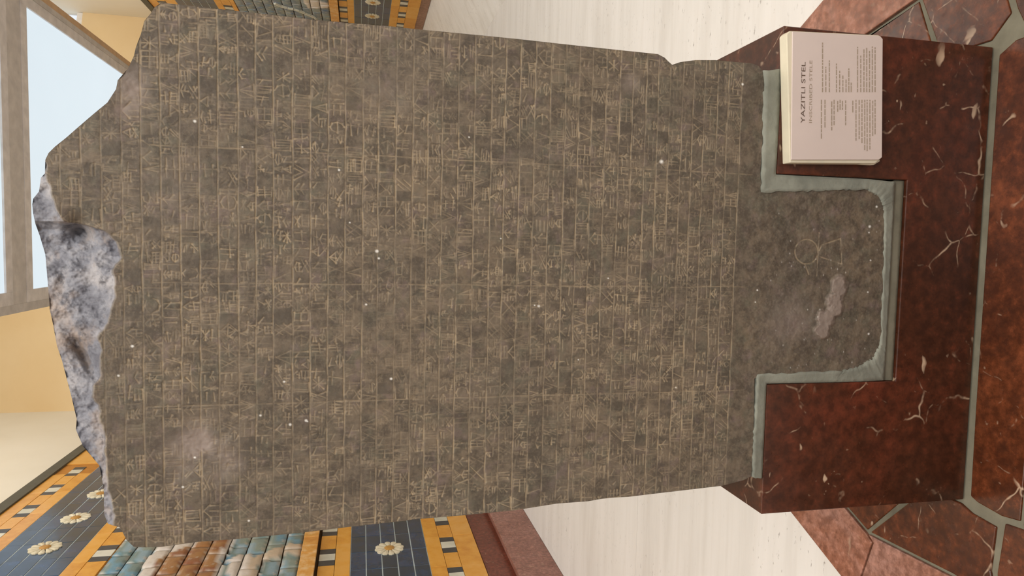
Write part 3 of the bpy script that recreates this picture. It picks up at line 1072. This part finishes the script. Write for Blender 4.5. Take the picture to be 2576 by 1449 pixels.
GL = [g_grid, g_grid, g_verts, g_verts, g_star, g_vee, g_horiz, g_house, g_cross, g_tri, g_stem, g_ring, g_pair, g_few]
lib = []
tone = np.zeros((NW_, NU), np.float32)
for fn in GL:
    for k in range(3):
        lib.append(fn(rr))
for k in range(len(ROWS) - 1):
    zt, zb = ROWS[k], ROWS[k + 1]
    H = zt - zb
    x = -0.625 + rr.uniform(0, 0.02)
    while x < 0.44:
        w = rr.choice((0.5, 0.7, 0.85, 1.0, 1.2)) * 0.028
        ja, jb = int((zb - w0) / G), int((zt - w0) / G)
        ia, ib = max(0, int((x - u0) / G)), max(0, int((x + w - u0) / G))
        tone[ja:jb, ia:ib] += rr.uniform(-0.5, 0.5)
        if rr.random() < 0.10:
            tone[ja:jb, ia:ib] -= 0.35
            x += w
            continue
        mg = 0.10 * H
        cells = [(zb + mg, zt - mg)] if rr.random() < 0.55 else [(zb + mg, zb + 0.47 * H), (zb + 0.55 * H, zt - mg)]
        for (ca_, cb_) in cells:
            gl = rr.choice(lib)
            sx0 = x + rr.uniform(0, 0.12) * w
            sw = w * rr.uniform(0.62, 0.9)
            val = rr.uniform(0.34, 0.95) * (1.0 if zt < 0.46 else 0.6)
            for (a, b, c, e) in gl:
                if rr.random() < 0.15: continue
                jt = lambda: rr.uniform(-.0013, .0013)
                A = (sx0 + a * sw + jt(), ca_ + b * (cb_ - ca_) + jt())
                B_ = (sx0 + c * sw + jt(), ca_ + e * (cb_ - ca_) + jt())
                if rr.random() < 0.5: A, B_ = B_, A
                ln = math.hypot(B_[0] - A[0], B_[1] - A[1])
                v1 = val * rr.uniform(0.55, 1.15)
                if abs(B_[1] - A[1]) > 0.7 * ln: v1 *= 0.75  # lighting put into the strokes: upright ones drawn fainter
                stroke(A[0], A[1], 0.0014, B_[0], B_[1], v1, 0.0007)
                if ln > 0.008:                       # wedge head
                    q = 0.004 / ln
                    stroke(A[0], A[1], 0.0022, A[0] + (B_[0] - A[0]) * q, A[1] + (B_[1] - A[1]) * q, v1, 0.0010)
        x += w

wear = np.clip(0.80 + 1.5 * fbm(9, 31, 3), 0.2, 1.0) * np.clip(0.85 + 2.2 * fbm(95, 41, 3), 0.25, 1.15)
groove *= wear
# rough top above the broken edge
UU, WW = np.meshgrid(ug, wg)
brk = np.interp(ug, BK[:, 0], BK[:, 1])
jag = 0.006 * fbm(40, 55, 3)
bev = np.clip(WW - brk[None, :] - jag * 2, 0, None)
broken = np.clip(bev / 0.004, 0, 1).astype(np.float32)
delta = bev * 0.72 + broken * (0.05 * fbm(12, 71, 6) + 0.020 * fbm(50, 76, 4) + 0.012)
delta = np.where(broken > 0, np.maximum(delta, -0.004), delta)


def blob(px, py, rx, ry, ang=0.0):
    """soft spot at a picture point; radii in picture pixels along x and y"""
    p = hit(1, YF, px, py)
    s = 0.00085
    du, dw = (UU - p[0]) / s, (WW - p[2]) / s
    dx, dy = -dw, -du                   # picture x runs down, picture y runs left
    ca, sa = math.cos(ang), math.sin(ang)
    ex, ey = (dx * ca + dy * sa) / rx, (-dx * sa + dy * ca) / ry
    return np.exp(-(ex * ex + ey * ey) * 1.2)


hole = blob(212, 895, 14, 52, -0.45) * 0.035 + blob(203, 572, 20, 30, -0.5) * 0.045
delta += hole * (broken * 0.6 + 0.4)
n1 = fbm(26, 81, 4)
chip = np.zeros_like(delta)
for (px, py, rx, ry, s) in ((330, 225, 34, 42, 0.9), (312, 268, 22, 22, 0.5), (500, 1115, 62, 52, 0.85), (560, 1165, 50, 40, 0.7), (470, 1180, 40, 40, 0.5), (1585, 205, 30, 26, 0.35), (965, 240, 60, 60, 0.2), (440, 480, 80, 80, 0.1)):
    chip = np.maximum(chip, np.clip(s * blob(px, py, rx, ry) * (1.0 + 2.4 * n1), 0, 1))
# raised pale scar and rough ground on the tenon
tenon = np.clip((-0.885 - WW) / 0.03, 0, 1)
scar = np.maximum.reduce([blob(2112, 722, 34, 38), blob(2100, 765, 40, 42), blob(2078, 800, 34, 36), blob(2072, 832, 34, 26)])
scar = np.clip((scar * 2.0 * (1 + 1.6 * n1 + 0.8 * fbm(70, 87, 3)) - 0.62) * 1.6, 0, 1)
chip = np.maximum(chip, 0.8 * scar)
chip = np.maximum(chip, tenon * np.clip(blob(1985, 810, 75, 70) * (0.45 + 1.0 * n1), 0, 0.35))
delta += chip * (1 - tenon) * 0.006 * (1 + 2 * n1) - scar * 0.008
delta += tenon * 0.004 * fbm(60, 91, 4) + 0.0012 * fbm(90, 95, 3) + 0.003 * fbm(14, 97, 3)
# carved ankh-like mark on the tenon
save = groove.copy()
groove[:] = 0


def px_stroke(a, b, hw=0.0017, val=0.5):
    p, q = hit(1, YF, *a), hit(1, YF, *b)
    stroke(p[0], p[2], hw, q[0], q[2], val)


circ = [(2028 + 29 * math.cos(k * math.pi / 12), 633 + 31 * math.sin(k * math.pi / 12)) for k in range(25)]
for k in range(24):
    px_stroke(circ[k], circ[k + 1])
for a, b in (((2060, 586), (2057, 640)), ((2057, 640), (2054, 694)), ((2064, 617), (2114, 600)), ((2114, 600), (2117, 664)), ((2117, 664), (2062, 646)), ((2024, 664), (2034, 690)), ((2060, 630), (2066, 617))):
    px_stroke(a, b)
mark = groove.copy()
groove[:] = np.maximum(save * (1 - tenon), mark * np.clip(0.75 + 3.0 * fbm(80, 43, 3), 0.15, 1.1))
groove *= (1 - broken) * (1 - 0.85 * np.clip(chip * (1 - tenon), 0, 1))
speck = np.zeros_like(delta, dtype=np.float32)
SP = [(853, 428, 4), (948, 632, 6), (953, 650, 4), (1355, 770, 5), (1345, 768, 3), (921, 766, 4), (984, 953, 5), (770, 1058, 5), (773, 1060, 3), (730, 1068, 5), (490, 305, 5), (460, 1225, 4), (490, 1151, 4), (1664, 407, 8),
      (626, 1310, 4), (333, 871, 5), (298, 945, 4), (2188, 570, 6), (2186, 585, 4), (2183, 735, 4), (2205, 520, 5), (2190, 655, 4), (1905, 730, 4), (1900, 760, 3), (2185, 840, 5), (1868, 212, 5), (1455, 905, 3), (1700, 975, 3),
      (715, 960, 4), (655, 1045, 4), (880, 560, 3), (1180, 345, 3), (1260, 600, 3), (1530, 700, 3), (610, 370, 3)]
for (px, py, r_) in SP:
    speck = np.maximum(speck, np.clip(blob(px, py, r_ * 0.8, r_ * 0.72) * 1.6 - 0.3, 0, 1)).astype(np.float32)
for k in range(45):                       # pale crystals in the rough tenon
    px, py = rr.uniform(1930, 2215), rr.uniform(485, 930)
    speck = np.maximum(speck, rr.uniform(.15, .5) * np.clip(blob(px, py, 2, 3) * 1.6 - 0.3, 0, 1)).astype(np.float32)
delta = delta + groove * 0.0026

mask = polymask(ug, wg, OU)
cell = mask[:-1, :-1] & mask[1:, :-1] & mask[:-1, 1:] & mask[1:, 1:]
used = np.zeros_like(mask)
used[:-1, :-1] |= cell
used[1:, :-1] |= cell
used[:-1, 1:] |= cell
used[1:, 1:] |= cell
# vertices on the rim of the grid slide onto the true outline
full = np.zeros_like(mask)
full[1:-1, 1:-1] = cell[:-1, :-1] & cell[1:, :-1] & cell[:-1, 1:] & cell[1:, 1:]
rim = used & ~full
PX, PW = UU.copy(), WW.copy()
ri = np.argwhere(rim)
pu, pw = UU[rim], WW[rim]
best = np.full(len(pu), 1e9)
bu, bw = pu.copy(), pw.copy()
for i in range(len(OU)):
    a, b = OU[i], OU[(i + 1) % len(OU)]
    dx, dy = b - a
    tt = np.clip(((pu - a[0]) * dx + (pw - a[1]) * dy) / (dx * dx + dy * dy), 0, 1)
    qx, qy = a[0] + tt * dx, a[1] + tt * dy
    D = np.hypot(pu - qx, pw - qy)
    k = D < best
    best[k], bu[k], bw[k] = D[k], qx[k], qy[k]
PX[rim], PW[rim] = bu, bw
k_ = 1 + delta / YF
VX, VY, VZ = PX * k_, YF + delta, PW * k_ + EYE
idx = -np.ones(mask.shape, np.int64)
nv = int(used.sum())
idx[used] = np.arange(nv)
ORG = np.array([-0.07, YF + 0.12, EYE - 1.28])
verts = np.stack([VX[used], VY[used], VZ[used]], 1)
cj, ci = np.nonzero(cell)
quads = np.stack([idx[cj, ci], idx[cj, ci + 1], idx[cj + 1, ci + 1], idx[cj + 1, ci]], 1)
attr = np.stack([groove[used], np.maximum(broken, 0)[used], speck[used], chip[used]], 1).astype(np.float32)
# sides and back from the outline
no = len(OU)
oi_ = np.clip(((OU[:, 0] - u0) / G).round().astype(int), 0, NU - 1)
oj_ = np.clip(((OU[:, 1] - w0) / G).round().astype(int), 0, NW_ - 1)
od = delta[oj_, oi_]
ob = broken[oj_, oi_]
THK = 0.23
sf = np.stack([OU[:, 0] * (1 + od / YF), YF + od, OU[:, 1] * (1 + od / YF) + EYE], 1)
sm_ = sf.copy(); sm_[:, 1] = YF + 0.5 * THK + 0.3 * od
sb = sf.copy(); sb[:, 1] = YF + THK
sb[:, 0] = (sb[:, 0] + 0.08) * 0.985 - 0.08
allv = np.concatenate([verts, sf, sm_, sb]) - ORG
loops = [quads.ravel()]
starts = [np.arange(len(quads)) * 4]
ex = []
for ring in range(2):
    for i in range(no):
        j = (i + 1) % no
        a, b = nv + ring * no, nv + (ring + 1) * no
        ex.append((a + i, a + j, b + j, b + i))
loops.append(np.array(ex).ravel())
starts.append(len(quads) * 4 + np.arange(len(ex)) * 4)
loops.append(np.arange(nv + 2 * no, nv + 3 * no)[::-1])
starts.append(np.array([len(quads) * 4 + len(ex) * 4]))
loops = np.concatenate(loops).astype(np.int32)
starts = np.concatenate(starts).astype(np.int32)
me = bpy.data.meshes.new('inscribed_stele')
me.vertices.add(len(allv))
me.vertices.foreach_set('co', allv.astype(np.float32).ravel())
me.loops.add(len(loops))
me.loops.foreach_set('vertex_index', loops)
me.polygons.add(len(starts))
me.polygons.foreach_set('loop_start', starts)
sm = np.zeros(len(starts), bool)
sm[:len(quads)] = True
me.polygons.foreach_set('use_smooth', sm)
me.update(calc_edges=True)
ca = me.color_attributes.new('carve', 'FLOAT_COLOR', 'POINT')
rest = np.zeros((3 * no, 4), np.float32)
rest[:, 1] = np.tile(ob, 3)
ca.data.foreach_set('color', np.concatenate([attr, rest]).ravel())
tone *= (1 - broken) * (1 - tenon) * np.clip(0.55 + 2.2 * fbm(45, 61, 3), 0.0, 1.1)
ta = me.attributes.new('tone', 'FLOAT', 'POINT')
ta.data.foreach_set('value', np.concatenate([tone[used], np.zeros(3 * no)]).astype(np.float32))

t = NT('dark_basalt', 0.62, 0.3)
ob3 = t.mapped()
f1, _ = t.noise(ob3, 5.0, 6, 0.6)
f2, _ = t.noise(ob3, 38, 5, 0.65)
f3, _ = t.noise(ob3, 160, 3, 0.6)
base = t.ramp(f1, [(0.3, lin(101, 92, 81)), (0.5, lin(111, 99, 84)), (0.7, lin(119, 105, 87))])
hue, hc = t.noise(ob3, 22, 3, 0.6)
base = t.mix(t.ramp(hue, [(0.35, (0.75, 0.75, 0.75, 1)), (0.5, BLK)]), base, lin(98, 94, 80))
hue2, _ = t.noise(t.mapped((1, 1, 1), (0.6, 0.3, 0.2)), 26, 3, 0.6)
base = t.mix(t.ramp(hue2, [(0.55, BLK), (0.7, (0.75, 0.75, 0.75, 1))]), base, lin(117, 101, 95))
base = t.mix(t.ramp(f2, [(0.40, (0.7, 0.7, 0.7, 1)), (0.58, BLK)]), base, lin(74, 66, 57))
base = t.mix(t.ramp(f3, [(0.5, BLK), (0.8, (0.5, 0.5, 0.5, 1))]), base, lin(134, 122, 104))
tn = t.n('ShaderNodeAttribute', attribute_name='tone')
base = t.mix(t.math('MULTIPLY', t.math('MAXIMUM', tn.outputs['Fac'], 0.0), 0.75), base, lin(132, 118, 100))
base = t.mix(t.math('MULTIPLY', t.math('MAXIMUM', t.math('MULTIPLY', tn.outputs['Fac'], -1.0), 0.0), 0.8, True), base, lin(84, 76, 66))
at = t.n('ShaderNodeAttribute', attribute_name='carve')
sep = t.n('ShaderNodeSeparateColor')
t.l(at.outputs['Color'], sep.inputs[0])
b1, _ = t.noise(t.mapped((1, 1, 0.6)), 17, 6, 0.62)
b2, _ = t.noise(t.mapped((1, 1, 1), (0.4, 0.2, 0.1)), 9, 4, 0.6)
brokecol = t.ramp(b1, [(0.34, lin(84, 84, 92)), (0.48, lin(118, 119, 126)), (0.64, lin(152, 149, 150))])
brokecol = t.mix(t.ramp(b2, [(0.54, BLK), (0.68, (0.7, 0.7, 0.7, 1))]), brokecol, lin(150, 132, 116))
brokecol = t.mix(t.ramp(f2, [(0.34, (0.7, 0.7, 0.7, 1)), (0.46, BLK)]), brokecol, lin(72, 72, 78))
base = t.mix(at.outputs['Alpha'], base, lin(146, 132, 122))
base = t.mix(t.math('MULTIPLY', sep.outputs[0], 0.95), base, lin(178, 159, 130))
base = t.mix(sep.outputs[1], base, brokecol)
base = t.mix(sep.outputs[2], base, lin(225, 222, 214))
t.color(base)
t.bump(t.math('ADD', f2, t.math('MULTIPLY', f3, 0.4)), 0.22, 0.004)
me.materials.append(t.m)
stele = link('inscribed_stele', me, None, tuple(ORG))
setp(stele, 'tall dark basalt stele covered in ruled wedge writing with broken grey top', 'stele')

# ------------------------------------------------------------------ label on the pedestal
ly = YF - 0.004
lab = empty('label_board', (0.372, YF - 0.018, EYE - 1.12))
setp(lab, 'pale printed label board fixed to the upper right front of the pedestal', 'label')
lo = tuple(lab.location)


def LP(x, y, yy_):
    p = hit(1, yy_, x, y)
    return (float(p[0]), float(p[2]) + EYE)


yfr = YF - 0.034
cor = [LP(1990, 409, yfr), LP(2205, 411, yfr), LP(2220, 398, yfr), LP(2223, 96, yfr), LP(2214, 87, yfr), LP(1990, 76, yfr), LP(1982, 84, yfr)]
prism('board', cor, 1, YF - 0.030, YF - 0.0005, M_BOARD, lab, lo, 0.002)
cor2 = [LP(1991, 402, yfr), LP(2210, 402, yfr), LP(2219, 396, yfr), LP(2221, 98, yfr), LP(2214, 90, yfr), LP(1994, 79, yfr)]
prism('paper_sheet', cor2, 1, yfr, YF - 0.0302, M_PAPER, lab, lo, 0.001)
# small chipped flap at the lower left corner of the board
fp = [LP(2165, 412, yfr), LP(2206, 414, yfr), LP(2222, 404, yfr), LP(2219, 399, yfr), LP(2203, 403, yfr)]
prism('chipped_corner', fp, 1, YF - 0.024, YF - 0.012, M_BOARD, lab, lo, 0.001)


def title(txt, pa, pb, size, m, nm, sx=1.0):
    """text centred between two picture points along the sheet"""
    cu = bpy.data.curves.new(nm, 'FONT')
    cu.body = txt
    cu.size = 1.0
    cu.align_x = 'LEFT'
    cu.extrude = 0.0
    ob = bpy.data.objects.new(nm, cu)
    COL.objects.link(ob)
    dg = bpy.context.evaluated_depsgraph_get()
    mm = bpy.data.meshes.new_from_object(ob.evaluated_get(dg))
    bpy.data.objects.remove(ob, do_unlink=True)
    n = len(mm.vertices)
    co = np.zeros(n * 3, np.float32)
    mm.vertices.foreach_get('co', co)
    co = co.reshape(-1, 3)
    co[:, 0] -= co[:, 0].min()
    Lc = co[:, 0].max()
    A, B_ = np.array(pa), np.array(pb)
    ax = (B_ - A)
    ax1 = ax / np.linalg.norm(ax)
    up = np.array([-ax1[1], ax1[0]])
    P = A + np.outer(co[:, 0] / Lc, ax) + np.outer(co[:, 1] * size, up)
    out = np.stack([P[:, 0] - lo[0], np.full(n, yfr - 0.0006 - lo[1]), P[:, 1] - lo[2]], 1).astype(np.float32)
    mm.vertices.foreach_set('co', out.ravel())
    mm.materials.clear()
    mm.materials.append(m)
    mm.update()
    return link(nm, mm, lab)


title('YAZITLI STEL', LP(2024, 310, yfr), LP(2026, 156, yfr), 0.0150, M_INK, 'title_lettering')
title('INSCRIBED STELE', LP(2042, 309, yfr), LP(2043, 152, yfr), 0.0105, M_INKP, 'subtitle_lettering')


# the body copy is too small to read: rows of word-sized dashes in two columns
vv, ff = [], []


def copy_line(x, ya, yb_):
    """ya is the left end (larger picture y), yb_ the right end"""
    y = ya
    while y > yb_ + 3:
        wl = min(rr.uniform(5, 17), y - yb_)
        y2 = y - wl
        p = [LP(x - 1.35, y, yfr), LP(x - 1.35, y2, yfr), LP(x + 1.35, y2, yfr), LP(x + 1.35, y, yfr)]
        b = len(vv)
        for q in p:
            vv.append((q[0] - lo[0], yfr - 0.0005 - lo[1], q[1] - lo[2]))
        ff.append((b, b + 3, b + 2, b + 1))
        y = y2 - rr.uniform(1.4, 2.6)


LEFTC = [(2066, 349), (2075, 321), (2092, 328), (2098, 315), (2107, 281), (2113, 276), (2119, 276), (2127, 315), (2145, 283), (2153, 354), (2161, 350), (2168, 360), (2175, 378), (2181, 380), (2188, 376), (2195, 342), (2201, 338)]
RIGHTC = [(2069, 104), (2077, 168), (2086, 152), (2104, 160), (2112, 176), (2120, 190), (2128, 200), (2135, 172), (2141, 206), (2157, 118), (2165, 140), (2173, 124), (2180, 120), (2187, 128), (2194, 117), (2201, 119)]
for x, e in LEFTC: copy_line(x, e, 251)
for x, e in RIGHTC: copy_line(x, 232, e)
link('printed_text', new_mesh('printed_text', vv, ff, [M_INKP]), lab)
